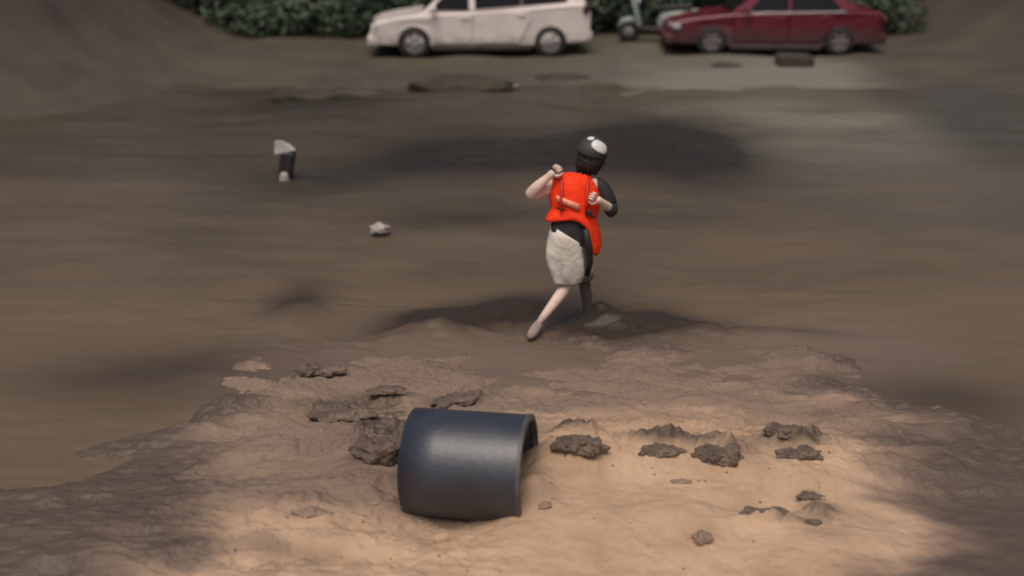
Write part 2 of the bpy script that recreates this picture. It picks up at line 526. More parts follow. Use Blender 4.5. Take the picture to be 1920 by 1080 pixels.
# ------------------------------------------------------------------ cars (front towards -X, ground at 0)
def side_prism(pts, hw, taper=0.0):
    """closed side outline (x, z) made into a body of half width hw; points higher than the belt tuck in"""
    bm = bmesh.new()
    a = [bm.verts.new((x, -hw * w, z)) for x, z, w in pts]
    b = [bm.verts.new((x, hw * w, z)) for x, z, w in pts]
    n = len(pts)
    bm.faces.new(a); bm.faces.new(b[::-1])
    for i in range(n):
        bm.faces.new((a[i], b[i], b[(i + 1) % n], a[(i + 1) % n]))
    bmesh.ops.recalc_face_normals(bm, faces=bm.faces)
    return bm_mesh(bm)

def cut_arches(me, wheels, r, hw, bev=.045):
    bm = bmesh.new(); bm.from_mesh(me)
    me2 = evaluated(me, [('BEVEL', dict(width=bev, segments=3, limit_method='ANGLE', angle_limit=R(25)))])
    cut = MB()
    for wx in wheels:
        for s in (-1, 1):
            v, f = lathe([(r, -.2), (r, .3)], 32)
            cut.add(([(x + wx, y + s * hw, z + r * .88) for x, y, z in v], f))
    cm = cut.mesh()
    co = bpy.data.objects.new('cut', cm); COL.objects.link(co)
    out = evaluated(me2, [('BOOLEAN', dict(operation='DIFFERENCE', object=co, solver='EXACT'))])
    bpy.data.objects.remove(co)
    return out

def panel(pts, y0, side, th=.02, tuck=0.0, zb=0.0, bev=.006):
    """flat panel from (x, z) points on a car's side; tuck leans it in above zb"""
    bm = bmesh.new()
    f = lambda x, z, o: (x, side * (y0 + o - tuck * max(0, z - zb)), z)
    a = [bm.verts.new(f(x, z, 0)) for x, z in pts]; b = [bm.verts.new(f(x, z, th)) for x, z in pts]
    n = len(pts)
    bm.faces.new(a); bm.faces.new(b[::-1])
    for i in range(n):
        bm.faces.new((a[i], b[i], b[(i + 1) % n], a[(i + 1) % n]))
    bmesh.ops.recalc_face_normals(bm, faces=bm.faces)
    bmesh.ops.bevel(bm, geom=bm.edges[:], offset=bev, segments=1, affect='EDGES')
    return bm_mesh(bm)

def wheel(root, x, y, r, side):
    v, f = lathe([(r * .62, -.10), (r * .93, -.10), (r, -.06), (r, .06), (r * .93, .10), (r * .62, .10)], 28, caps=False)
    w = bpy.data.objects.new('wheel', None); COL.objects.link(w); w.parent = root; w.location = (x, y, r)
    w.empty_display_size = .05
    link('tyre', pydata('tyre', v, f), RUBBER, w)
    mb = MB().add(lathe([(r * .60, side * .05), (r * .63, side * .085), (r * .56, side * .095), (r * .54, side * .06), (r * .2, side * .05), (.01, side * .05)], 28))
    for k in range(6):
        a = k * math.pi / 3
        q = rbox((r * .33, side * .075, 0), (r * .46, .03, r * .17), .006, 1)
        q.transform(Matrix.Rotation(a, 4, 'Y')); mb.add_mesh(q)
    link('rim', mb.mesh('rim'), ALLOY, w, smooth=False)

def car(name, loc, rz, paint, spec, label):
    root = thing(name, loc, label, 'car', None, rz)
    hw = spec['hw']; xw = spec['wheels']; r = spec['r']
    body = cut_arches(side_prism(spec['outline'], hw), xw, r * 1.17, hw)
    link('body', body, paint, root, smooth=False)
    # cabin: pillars and roof as a tapered frame; glass sits in it
    zb, zt, tuck = spec['zb'], spec['zt'], spec['tuck']
    bm = bmesh.new()
    lo, hi = spec['cabin_lo'], spec['cabin_hi']
    yl, yh = hw - .05, hw - .05 - tuck * (zt - zb)
    P = [(lo[0], zb), (lo[1], spec.get('zbr', zb)), (hi[1], zt), (hi[0], zt)]
    va = [bm.verts.new((x, -(hw - .05 - tuck * max(0, z - zb)), z)) for x, z in P]
    vb = [bm.verts.new((x, (hw - .05 - tuck * max(0, z - zb)), z)) for x, z in P]
    bm.faces.new(va); bm.faces.new(vb[::-1])
    for i in range(4): bm.faces.new((va[i], vb[i], vb[(i + 1) % 4], va[(i + 1) % 4]))
    bmesh.ops.recalc_face_normals(bm, faces=bm.faces)
    bmesh.ops.bevel(bm, geom=bm.edges[:], offset=.05, segments=3, affect='EDGES')
    link('roof', bm_mesh(bm), paint, root, smooth=False)
    for side in (-1, 1):
        for pts in spec['windows']:
            link('window', panel(pts, hw - .055, side, .012, tuck, zb), GLASS, root, smooth=False)
        for pts, hx, hz in spec['doors']:
            d = link('door', panel(pts, hw - .012, side, .022), paint, root, smooth=False)
            link('handle', rbox((hx, side * (hw + .025), hz), (.17, .03, .028), .008), spec.get('handle', paint), d)
        link('sill', rbox((spec['sill'][0], side * (hw - .015), spec['sill'][2]), (spec['sill'][1], .07, .12), .02), SILL, root)
        m = spec['mirror']
        link('mirror', rbox((m[0], side * (hw + .10), m[1]), (.12, .2, .13), .035, 3), spec.get('mirror_mat', paint), root)
        for wx in xw: wheel(root, wx, side * (hw - .11), r, side)
        h = spec['lamp']
        link('headlight', rbox((h[0], side * (hw - .2), h[1]), h[2], .03, 3, Matrix.Rotation(R(-side * 20), 3, 'Z')), LAMP, root)
        t = spec['tail']
        link('taillight', rbox((t[0], side * (hw - .05), t[1]), t[2], .02, 2), TAIL, root)
    if 'strip' in spec:
        for side in (-1, 1):
            link('belt_trim', panel(spec['strip'], hw - .01, side, .02), CHROME, root, smooth=False)
    link('front_bumper', rbox((spec['fb'][0], 0, spec['fb'][1]), (.24, hw * 1.86, spec['fb'][2]), .07, 3), spec['fbm'], root)
    link('rear_bumper', rbox((spec['rb'][0], 0, spec['rb'][1]), (.2, hw * 1.9, spec['rb'][2]), .06, 3), spec['rbm'], root)
    # windscreen and rear screen, 6 mm proud of the cabin
    def screen(x0, z0, x1, z1, push):
        d = Vector((x1 - x0, 0, z1 - z0)); nrm = Vector((-d.z, 0, d.x)).normalized() * push
        bm = bmesh.new(); vs = []
        for t, w in ((.08, 1), (.92, 1)):
            z = z0 + d.z * t; y = hw - .05 - tuck * max(0, z - zb) - .09
            for s in (-1, 1): vs.append(Vector((x0 + d.x * t, s * y, z)))
        o = [bm.verts.new(p + nrm * .006) for p in vs] + [bm.verts.new(p - nrm * .01) for p in vs]
        for q in ((0, 1, 3, 2), (4, 6, 7, 5), (0, 4, 5, 1), (2, 3, 7, 6), (0, 2, 6, 4), (1, 5, 7, 3)): bm.faces.new([o[k] for k in q])
        return bm_mesh(bm)
    link('windscreen', screen(lo[0], zb, hi[0], zt, 1), GLASS, root, smooth=False)
    link('rear_window', screen(lo[1], spec.get('zbr', zb), hi[1], zt, -1), GLASS, root, smooth=False)
    return root

suv = dict(hw=.86, r=.345, wheels=(.90, 3.68), zb=.90, zbr=1.04, zt=1.66, tuck=.24,
    outline=[(.06, .30, .90), (.0, .50, .92), (.03, .68, .94), (.12, .76, .96), (.55, .85, .98), (1.10, .93, .98), (2.4, .96, 1), (4.1, 1.10, 1), (4.42, 1.10, .98),
             (4.50, .92, .98), (4.50, .55, .98), (4.44, .34, .96), (3.3, .26, .98), (1.3, .26, .98)],
    cabin_lo=(1.02, 4.42), cabin_hi=(1.85, 4.22),
    windows=[[(1.22, .98), (2.02, .985), (2.02, 1.55), (1.80, 1.55)], [(2.14, 1.00), (3.085, 1.06), (3.085, 1.55), (2.14, 1.55)],
             [(3.095, 1.061), (4.02, 1.13), (4.02, 1.55), (3.095, 1.55)]],
    doors=[([(1.28, .34), (2.07, .34), (2.07, .93), (1.28, .905)], 1.93, .84), ([(2.11, .34), (3.02, .34), (3.27, .78), (3.27, 1.00), (2.11, .94)], 3.08, .90)],
    sill=(2.28, 2.05, .25), mirror=(1.30, 1.04), lamp=(.15, .66, (.22, .30, .13)), tail=(4.40, 1.0, (.12, .16, .17)),
    fb=(.06, .38, .26), fbm=WHITE, rb=(4.45, .46, .22), rbm=WHITE)
p = gnd(688, 112, .08)
car('white_suv', (p.x, 22.05 + .86 - .05, .02), R(3.2), WHITE, suv, 'dusty white off-road wagon parked in profile in front of the dark bushes')

sedan = dict(hw=.86, r=.31, wheels=(.93, 3.55), zb=.84, zbr=.90, zt=1.40, tuck=.30,
    outline=[(.10, .24, .88), (.0, .42, .90), (.04, .60, .90), (.16, .69, .92), (.6, .78, .95), (1.35, .86, .97), (2.4, .88, 1), (3.7, .92, .99), (4.35, .90, .96),
             (4.46, .78, .94), (4.44, .40, .94), (4.36, .26, .94), (3.2, .2, .98), (1.3, .2, .98)],
    cabin_lo=(1.25, 4.0), cabin_hi=(2.0, 3.3),
    windows=[[(1.62, .90), (2.46, .905), (2.46, 1.33), (2.06, 1.33)], [(2.52, .905), (3.55, .93), (3.22, 1.33), (2.52, 1.33)]],
    doors=[([(1.36, .30), (2.46, .30), (2.46, .86), (1.36, .84)], 2.32, .77), ([(2.50, .30), (3.15, .30), (3.38, .66), (3.38, .88), (2.50, .865)], 3.22, .79)],
    sill=(2.24, 1.9, .20), mirror=(1.62, .95), lamp=(.20, .60, (.26, .3, .12)), tail=(4.40, .74, (.1, .3, .14)), strip=[(1.62, .868), (3.6, .898), (3.6, .925), (1.62, .893)],
    fb=(.06, .33, .24), fbm=RED, rb=(4.42, .38, .24), rbm=RED)
p = gnd(1256, 106, .08)
car('red_sedan', (p.x, 22.5 + .86, .04), R(-2), RED, sedan, 'dark red saloon car parked at the right with its bonnet towards the white wagon')

# ------------------------------------------------------------------ scooter between the cars
SCB = mat('pale_green_plastic', (.28, .33, .30), .35, var=.15, vscale=5)
p = gnd(1158, 79, .1)
sc = thing('motor_scooter', (p.x, p.y + .1, .08), 'small pale scooter parked in the gap between the white and red cars', 'scooter', None, R(-14))
for wx in (.25, 1.35):
    w = bpy.data.objects.new('wheel', None); COL.objects.link(w); w.parent = sc; w.location = (wx, 0, .24)
    v, f = lathe([(.14, -.05), (.22, -.05), (.24, -.02), (.24, .02), (.22, .05), (.14, .05)], 24, caps=False)
    link('tyre', pydata('tyre', v, f), RUBBER, w)
    link('rim', pydata('rim', *lathe([(.15, -.035), (.15, .035), (.04, .045), (.02, .05)], 20)), ALLOY, w)
link('front_shield', rbox((.42, 0, .66), (.09, .40, .62), .04, 3, Matrix.Rotation(R(-16), 3, 'Y')), SCB, sc)
link('floorboard', rbox((.72, 0, .32), (.55, .3, .09), .03, 2), TRIM, sc)
v, f = rings_mesh([[(x, w * math.cos(a) * .5, z + h * math.sin(a)) for a in [2 * math.pi * k / 14 for k in range(14)]] for x, z, w, h in
                   ((.88, .42, .20, .14), (1.0, .50, .34, .22), (1.3, .55, .36, .22), (1.6, .62, .30, .16), (1.78, .70, .14, .07))])
link('rear_body', pydata('rear_body', v, f), SCB, sc)
link('seat', rbox((1.28, 0, .80), (.70, .27, .10), .04, 3, Matrix.Rotation(R(-5), 3, 'Y')), TRIM, sc)
link('front_fender', pydata('fender', *tube([(.02, 0, .34), (.12, 0, .47), (.28, 0, .51), (.44, 0, .45)], [.05, .075, .075, .05], 10)), SCB, sc)
link('fork', pydata('fork', *tube([(.25, 0, .26), (.42, 0, .8), (.48, 0, 1.0)], [.03, .03, .03], 8)), CHROME, sc)
hb = MB().add(tube([(.56, -.34, 1.02), (.48, -.2, 1.04), (.47, 0, 1.0), (.48, .2, 1.04), (.56, .34, 1.02)], .016, 8))
link('handlebar', hb.mesh('handlebar'), TRIM, sc)
link('headlight', rbox((.37, 0, .98), (.1, .22, .14), .04, 3), LAMP, sc)
for s in (-1, 1):
    link('rear_mirror', pydata('mirror', *tube([(.48, s * .22, 1.04), (.46, s * .27, 1.2), (.45, s * .31, 1.22), (.45, s * .36, 1.22)], [.008, .008, .05, .045], 8)), TRIM, sc)

# ------------------------------------------------------------------ black pipe in the sand
PIPE = mat('black_plastic', (.018, .021, .031), .46, var=.35, vscale=4, bump=.08, bscale=30, spec=.9, coat=.25)
PIPE.node_tree.nodes['Principled BSDF'].inputs['Coat Roughness'].default_value = .35
muddy(PIPE, -.50, -.38, (.14, .10, .07), 7, .35)
MUDDY = mat('mud_film', (.20, .14, .10), .8, var=.3, vscale=5)
PR = .32
pr = at(992, 881, 5.42)      # centre of the open right end
pipe = thing('black_pipe', pr, 'wide black plastic pipe half buried in the sandy mud', 'pipe', None, 0)
axis = Vector((-math.cos(R(11)), math.sin(R(11)), -.03)).normalized()     # mouth turned a little to the camera
rot = axis.to_track_quat('X', 'Z').to_matrix().to_4x4()
L = .70
mb = MB()
prof = []
v, f = [], []
for r_, h_ in [(PR, .012), (PR, .25), (PR, .5), (PR, L), (PR - .03, L), (PR - .03, .012)]:
    prof.append((r_, h_))
rings = [[(h, r_ * math.cos(2 * math.pi * k / 64), r_ * math.sin(2 * math.pi * k / 64)) for k in range(64)] for r_, h in prof]
v, f = rings_mesh(rings + [rings[0]], False, False)
wall = pydata('pipe_wall', v, f); wall.transform(rot)
link('pipe_wall', wall, PIPE, pipe)
rings = [[(h, r_ * math.cos(2 * math.pi * k / 64), r_ * math.sin(2 * math.pi * k / 64)) for k in range(64)] for r_, h in
         [(PR + .004, .022), (PR + .004, 0), (PR - .03, -.003), (PR - .034, .03)]]
v, f = rings_mesh(rings, False, False)
rim = pydata('rim', v, f); rim.transform(rot)
link('pipe_rim', rim, mat('lit_plastic_edge', (.07, .068, .07), .45, var=.5, vscale=9), pipe, smooth=False)  # lit edge of the mouth, put into a lighter rim colour

# ------------------------------------------------------------------ mud clods, stones, mounds
def lump(seed, sx, sy, sz, rough=.35, sub=4):
    bm = bmesh.new()
    bmesh.ops.create_icosphere(bm, subdivisions=sub, radius=1)
    off = Vector((seed * 7.3, seed * 3.1, seed * 1.7))
    for vv in bm.verts:
        n = noise.fractal(vv.co * 1.3 + off, 1.0, 2.1, 5)
        co = vv.co * (1 + rough * n)
        vv.co = Vector((co.x * sx, co.y * sy, co.z * sz))
    return bm_mesh(bm)

def crumble(seed, sx, sy, sz):
    """one clod of mud: several lumps that have run together, rough all over, thinning out to the rim"""
    rnd = random.Random(seed * 13 + 1); mb = MB()
    for k in range(9):
        t = rnd.uniform(-1, 1); q = rnd.uniform(.35, .62) * (1 - .45 * abs(t))
        me = lump(seed * 3 + k, sx * q * .75, sy * q, sz * q * 1.15, .5, 3)
        me.transform(Matrix.Translation((t * sx * .72, rnd.uniform(-.5, .5) * sy, rnd.uniform(-.3, .15) * sz)) @ Matrix.Rotation(rnd.uniform(-.4, .4), 4, 'Z'))
        mb.add_mesh(me)
    mb.add_mesh(lump(seed * 3 + 20, sx * .92, sy * .7, sz * .38, .4, 4))
    me = evaluated(mb.mesh(), [('REMESH', dict(mode='VOXEL', voxel_size=max(.0045, min(sx * .035, sz * .16))))])
    for v in me.vertices:
        p = v.co * 24 + Vector((seed, 0, 0))
        v.co += v.co.normalized() * noise.fractal(p, .8, 2.2, 3) * min(sz * .28, .016)
    return evaluated(me, [('SMOOTH', dict(factor=.5, iterations=2))])

CLOD = mat('wet_clod', (.075, .052, .039), .8, col2=(.19, .135, .10), vscale=9, bump=.8, bscale=40)
CLOD2 = mat('tan_clod', (.20, .135, .09), .85, col2=(.30, .205, .145), vscale=7, bump=.6, bscale=25)
def near_z(x, y): return float(z_flat(np.array([x]), np.array([y]))[0])
clods = [
 (722, 826, 150, 78, .5, CLOD, 'biggest dark clod, a rough heap against the left side of the black pipe'),
 (1088, 820, 105, 62, .45, CLOD, 'dark reddish brown clod just right of the pipe mouth'),
 (1094, 874, 34, 14, .6, CLOD2, 'small stone-sized clod below the reddish clod by the pipe mouth'),
 (1238, 846, 110, 28, .4, CLOD, 'long low brown clod on the crest of the sand ridge'),
 (1352, 850, 100, 64, .6, CLOD, 'rounded brown clod midway along the crest of the sand ridge'),
 (1470, 815, 90, 26, .5, CLOD, 'upper flat clod at the far right of the sand ridge'),
 (1500, 848, 96, 36, .5, CLOD, 'lower ragged clod at the far right of the sand ridge'),
 (1432, 968, 110, 20, .3, CLOD, 'thin dark broken shelf of mud low on the right of the sand'),
 (1318, 1006, 46, 30, .5, CLOD2, 'lone tan clod on the smooth sand near the bottom edge'),
 (1276, 902, 46, 12, .5, CLOD2, 'faint flat clod half sunk in the middle of the pale sand'),
 (1518, 928, 60, 18, .4, CLOD, 'small dark clod at the right edge above the broken mud shelf'),
 (1524, 978, 44, 16, .4, CLOD, 'small dark clod at the right edge beside the broken mud shelf'),
 (1022, 948, 30, 22, .5, CLOD2, 'pebble-like clod on the sand spilling from the pipe mouth'),
 (604, 690, 110, 32, .4, CLOD, 'dark clod nearest the water at the left of the mud flat'),
 (722, 736, 90, 20, .4, CLOD, 'upper of two thin dark clods up left of the pipe'),
 (744, 752, 84, 12, .4, CLOD, 'lower of two thin dark clods up left of the pipe'),
 (858, 748, 120, 28, .4, CLOD, 'slanting dark clod right above the top of the pipe'),
 (632, 778, 140, 28, .4, CLOD, 'long flat dark clod at the left of the mud flat, above the big heap'),
 (700, 942, 44, 18, .5, CLOD2, 'small brown clod low to the left of the pipe'),
 (582, 962, 76, 16, .4, CLOD2, 'flat brown clod at the bottom left of the mud flat'),
]
for i, (px, py, wpx, hpx, bury, m, lab) in enumerate(clods):
    p = gnd(px, py, .12); 
    for _ in range(4): p = gnd(px, py + hpx * .35, near_z(p.x, p.y))
    s = scale_at(p)
    sx = wpx / s / 2; sz = hpx / s / 2 * 1.0; sy = max(sz * 1.1, sx * .45)
    me = crumble(i + 1, sx * .95, sy * 1.0, sz * 1.25)
    if i in (16,): me.transform(Matrix.Rotation(R(28), 4, 'Z'))
    o = link('mud_clod', me, m, None, smooth=True)
    o.location = (p.x, p.y + sy * .5, near_z(p.x, p.y + sy * .5) + sz * (.34 - bury * .6))
    tag(o, lab, 'clod', 'mud clods on the near bank')

far_lumps = [
 (862, 150, 190, 46, 'mud_mound', 'dark low mound with weeds at the water edge below the white wagon', 'mound'),
 (1050, 141, 100, 16, 'mud_mound', 'thin dark mound right of the weedy mound below the white wagon', 'mound'),
 (575, 172, 130, 44, 'mud_mound', 'broad dark mound at the left end of the far shore', 'mound'),
 (1366, 120, 80, 14, 'mud_mound', 'small dark mound on the pale track below the red car bonnet', 'mound'),
]
for i, (px, py, wpx, hpx, nm, lab, cat) in enumerate(far_lumps):
    p = gnd(px, py + hpx * .4, .04); s = scale_at(p)
    sx = wpx / s / 2; sz = hpx / s / 2
    o = link(nm, lump(60 + i, sx, max(sx * .4, .2), sz, .3), mat('dark_soil_%s' % 'abcd'[i], (.028, .024, .017), .9, col2=(.055, .048, .03), vscale=3, bump=.6, bscale=8), None)
    o.location = (p.x, p.y + sx * .3, .02)
    tag(o, lab, cat, 'dark mounds on the far shore')
p = gnd(1492, 130, .04)
crate = link('muddy_crate', rbox((0, 0, .14), (.68, .42, .32), .05, 3), mat('mud_caked_crate', (.05, .04, .03), .9, var=.4, vscale=5, bump=.5, bscale=9), None)
crate.location = (p.x, p.y + .2, .0); crate.rotation_euler = (R(2), R(3), R(9))
tag(crate, 'dark mud-caked box lying on the pale track in front of the red car', 'box')

# flotsam
FOAM = mat('pale_foam', (.36, .31, .28), .7, var=.2, vscale=9)
p = gnd(713, 432, .02); s = scale_at(p)
o = link('floating_bag', lump(81, .10, .08, .055, .6), FOAM, None); o.location = p + Vector((0, 0, .02)); tag(o, 'crumpled pale plastic bag floating alone on the brown water', 'bag')
p = gnd(963, 162, .02)
o = link('floating_scrap', lump(82, .11, .07, .04, .5), mat('grey_scrap', (.22, .19, .17), .8, var=.2), None); o.location = p; tag(o, 'small greyish scrap afloat beside the weedy mound', 'scrap')
p = gnd(536, 338, 0)
p = gnd(530, 336, 0)
fl = thing('broken_board', p, 'broken white board over a black frame poking out of the flood at left', 'board')
bm = bmesh.new()
q = [(-.09, 0, .33), (.06, .02, .36), (.22, .03, .39), (.12, .02, .48), (.02, 0, .53), (-.08, 0, .52)]
a = [bm.verts.new(v) for v in q]; b = [bm.verts.new((v[0], v[1] + .04, v[2])) for v in q]
bm.faces.new(a); bm.faces.new(b[::-1])
for i in range(6): bm.faces.new((a[i], b[i], b[(i + 1) % 6], a[(i + 1) % 6]))
bmesh.ops.bevel(bm, geom=bm.edges[:], offset=.012, segments=2, affect='EDGES')
link('white_panel', bm_mesh(bm), mat('white_board', (.56, .52, .46), .6, var=.35, vscale=6), fl, smooth=False)
link('black_frame', rbox((.04, .12, .12), (.20, .22, .50), .03, 3, Matrix.Rotation(R(12), 3, 'Y')), TRIM, fl, smooth=False)
link('pale_fragment', lump(83, .07, .05, .08, .4), FOAM, fl).location = (.03, -.02, .02)
fl.scale = (.85, .85, .92)

# ------------------------------------------------------------------ the person
Y0 = 8.27
def J(px, py, Y): return at(px, py, Y)
foot = gnd(998, 626, .05)
person = thing('person', (foot.x, foot.y, 0), 'person in orange life vest, helmet and pale shorts wading away through the muddy water', 'person')
INV = Matrix.Translation(-person.location)

def skinned(nodes, edges, root, sub=2):
    me = bpy.data.meshes.new('skel')
    me.from_pydata([tuple(p) for p, r in nodes], edges, [])
    o = bpy.data.objects.new('skel', me); COL.objects.link(o)
    sm = o.modifiers.new('Skin', 'SKIN'); sm.use_smooth_shade = True
    if not me.skin_vertices: pass
    for i, (p, r) in enumerate(nodes):
        d = me.skin_vertices[0].data[i]
        d.radius = r if isinstance(r, tuple) else (r, r)
        d.use_root = (i == root)
    ss = o.modifiers.new('Sub', 'SUBSURF'); ss.levels = sub; ss.render_levels = sub
    bpy.context.view_layer.update()
    out = bpy.data.meshes.new_from_object(o.evaluated_get(bpy.context.evaluated_depsgraph_get()))
    bpy.data.objects.remove(o)
    return out

N = {}
def nd(k, px, py, Y, r): N[k] = (J(px, py, Y), r)
nd('pelvis', 1066, 448, 8.27, .125); nd('spine', 1072, 412, 8.31, .115); nd('chest', 1082, 366, 8.37, .135); nd('nbase', 1094, 335, 8.42, .075)
nd('neck', 1100, 322, 8.44, .056); nd('skull', 1107, 303, 8.47, .078); nd('skull2', 1111, 287, 8.47, .095); nd('crown', 1113, 276, 8.47, .078)
nd('shL', 1042, 347, 8.38, .070); nd('elL', 990, 367, 8.29, .052); nd('foreL', 1010, 348, 8.26, .050); nd('wrL', 1032, 328, 8.25, .029); nd('palmL', 1039, 321, 8.25, .038)
nd('shR', 1122, 348, 8.42, .062); nd('elR', 1150, 396, 8.36, .043); nd('foreR', 1137, 386, 8.27, .040); nd('wrR', 1125, 377, 8.19, .029); nd('palmR', 1118, 372, 8.17, .038)
nd('hipL', 1046, 456, 8.27, .10); nd('thL', 1056, 492, 8.28, .085); nd('knL', 1066, 530, 8.29, .056); nd('caL', 1048, 556, 8.23, .052); nd('anL', 1013, 602, 8.13, .032)
nd('heL', 1008, 610, 8.12, .034); nd('toL', 996, 628, 8.02, .028)
nd('hipR', 1084, 456, 8.30, .10); nd('thR', 1090, 488, 8.44, .085)
N['knR'] = (J(1094, 520, 8.60), .058); kr = N['knR'][0]
N['caR'] = (kr + Vector((.03, -.02, -.17)), .052); N['anR'] = (kr + Vector((.05, -.08, -.40)), .033); N['heR'] = (kr + Vector((.05, -.07, -.46)), .034); N['toR'] = (kr + Vector((.08, .12, -.50)), .028)
keys = list(N)
E = [('pelvis', 'spine'), ('spine', 'chest'), ('chest', 'nbase'), ('nbase', 'neck'), ('neck', 'skull'), ('skull', 'skull2'), ('skull2', 'crown'),
     ('chest', 'shL'), ('shL', 'elL'), ('elL', 'foreL'), ('foreL', 'wrL'), ('wrL', 'palmL'), ('chest', 'shR'), ('shR', 'elR'), ('elR', 'foreR'), ('foreR', 'wrR'), ('wrR', 'palmR'),
     ('pelvis', 'hipL'), ('hipL', 'thL'), ('thL', 'knL'), ('knL', 'caL'), ('caL', 'anL'), ('anL', 'heL'), ('heL', 'toL'),
     ('pelvis', 'hipR'), ('hipR', 'thR'), ('thR', 'knR'), ('knR', 'caR'), ('caR', 'anR'), ('anR', 'heR'), ('heR', 'toR')]
bodym = skinned([N[k] for k in keys], [(keys.index(a), keys.index(b)) for a, b in E], 0)
mb = MB().add_mesh(bodym)
def hand(palm, wrist, curl, side):
    d = (palm - wrist).normalized()
    cr = curl.normalized(); s = d.cross(cr).normalized() * side
    for k, (ln, o_) in enumerate(((.068, -.028), (.078, -.010), (.074, .009), (.058, .027))):
        b = palm + s * o_ + d * .012
        p1 = b + d * ln * .42; p2 = p1 + (d * .35 + cr * .9).normalized() * ln * .38; p3 = p2 + (cr * .9 - d * .55).normalized() * ln * .32
        mb.add(tube([b, p1, p2, p3, p3 + (p3 - p2) * .25], [.0095, .0092, .0085, .0075, .003], 8))
    b = palm - s * .032 - d * .02
    p1 = b - s * .022 + d * .028 + cr * .015; p2 = p1 + d * .024 + cr * .024 + s * .008
    mb.add(tube([b, p1, p2, p2 + (p2 - p1) * .3], [.0125, .011, .0095, .004], 8))
hand(N['palmL'][0], N['wrL'][0], Vector((.3, .9, -.3)), 1)
hand(N['palmR'][0], N['wrR'][0], Vector((-.3, .9, -.2)), -1)
# face: it looks away from the camera (towards +Y, a little right)
hc = N['skull2'][0] + Vector((0, 0, -.02)); fd = Vector((.18, .98, -.08)).normalized(); fs = fd.cross(Vector((0, 0, 1))).normalized(); fu = fs.cross(fd)
mb.add(tube([hc + fd * .085 + fu * .015, hc + fd * .118 - fu * .03, hc + fd * .108 - fu * .042], [.010, .017, .012], 8))
for s in (-1, 1):
    mb.add(tube([hc + fs * s * .092 + fu * .02, hc + fs * s * .105 - fu * .01, hc + fs * s * .096 - fu * .045], [.012, .018, .010], 8))
mb.add(tube([hc + fd * .093 - fu * .072 - fs * .025, hc + fd * .10 - fu * .072, hc + fd * .093 - fu * .072 + fs * .025], [.006, .010, .006], 8))
bm_ = mb.mesh('body')
cb = coords(bm_); kr_ = N['knR'][0]; ka = N['anL'][0]
attr(bm_, 'mud', np.clip(sstep(kr_.z + .12, kr_.z + .0, cb[:, 2]) * sstep(kr_.x - .10, kr_.x - .05, cb[:, 0]) + .8 * sstep(ka.z + .10, ka.z - .05, cb[:, 2]), 0, .95))
mask_mix(SKIN, (.075, .052, .039), 'mud')
bm_.transform(INV)
link('body', bm_, SKIN, person)
EYE = mat('eye', (.05, .04, .035), .2)
for s in (-1, 1):
    bm = bmesh.new(); bmesh.ops.create_uvsphere(bm, u_segments=10, v_segments=8, radius=.012)
    bmesh.ops.transform(bm, matrix=Matrix.Translation(hc + fd * .088 + fs * s * .033 + fu * .012), verts=bm.verts)
    m_ = bm_mesh(bm); m_.transform(INV); link('eye', m_, EYE, person)

def cloth(rings, name, m, th=.012, caps=(False, False), sub=1, smooth=True, parent=None):
    v, f = rings_mesh(rings, *caps)
    me = pydata(name, v, f)
    me = evaluated(me, [('SOLIDIFY', dict(thickness=th, offset=-1)), ('SUBSURF', dict(levels=sub, render_levels=sub))])
    me.transform(INV)
    return link(name, me, m, parent or person, smooth)

def oval(c, lat, dep, hw, hd, n=28, drop=None, axis=Vector((0, 0, 1)), wob=0.0, seed=0, pw=2.3):
    out = []
    for k in range(n):
        a = 2 * math.pi * k / n
        ca, sa = math.cos(a), math.sin(a)
        e = 2 / pw
        x = math.copysign(abs(ca) ** e, ca) * hw; y = math.copysign(abs(sa) ** e, sa) * hd
        p = Vector(c) + lat * x + dep * y
        if wob: p += (lat * ca + dep * sa) * wob * (noise.noise(p * 11 + Vector((seed, 0, 0))) + .6 * math.sin(a * 5 + p.z * 9 + 2 * noise.noise(p * 4)) * .6)
        if drop: p -= axis * drop(math.degrees(a))
        out.append(p)
    return out

LAT = Vector((.985, .12, -.10)).normalized(); UP = (N['nbase'][0] - N['pelvis'][0]).normalized()
LAT = (LAT - UP * LAT.dot(UP)).normalized()
DEP = UP.cross(LAT).normalized() * 1.0
DEP = DEP if DEP.y > 0 else -DEP          # points away from the camera
s_ = 232.0
VEST = mat('orange_nylon', (.90, .045, .008), .6, var=.10, vscale=9, bump=.35, bscale=16, spec=.2)
SHIRT = mat('black_jersey', (.020, .019, .021), .75, var=.3, vscale=8, bump=.3, bscale=20)
SHORTS = mat('pale_cotton', (.78, .70, .61), .85, var=.10, vscale=7, bump=.5, bscale=12)

muddy(SHORTS, .28, .58, (.13, .092, .066), 9, .55)
# black shirt: torso and the right sleeve
rr = [oval(J(1069, 458, 8.28), LAT, DEP, .158, .138), oval(J(1067, 442, 8.28), LAT, DEP, .167, .142, wob=.02), oval(J(1070, 420, 8.31), LAT, DEP, .165, .135, wob=.02),
      oval(J(1078, 380, 8.36), LAT, DEP, .18, .14), oval(J(1083, 352, 8.40), LAT, DEP, .185, .125), oval(J(1090, 337, 8.42), LAT, DEP, .12, .10), oval(J(1096, 328, 8.43), LAT, DEP, .066, .07)]
cloth(rr, 'shirt', SHIRT, .008)
sv = tube([J(1112, 346, 8.41), J(1122, 347, 8.42), J(1135, 365, 8.40), J(1146, 388, 8.37), N['elR'][0] + Vector((.005, -.01, -.015)), N['foreR'][0]], [.07, .082, .074, .066, .062, .052], 16)
me = pydata('sleeve', *sv); me = evaluated(me, [('SUBSURF', dict(levels=1, render_levels=1))]); me.transform(INV)
link('sleeve', me, SHIRT, person)
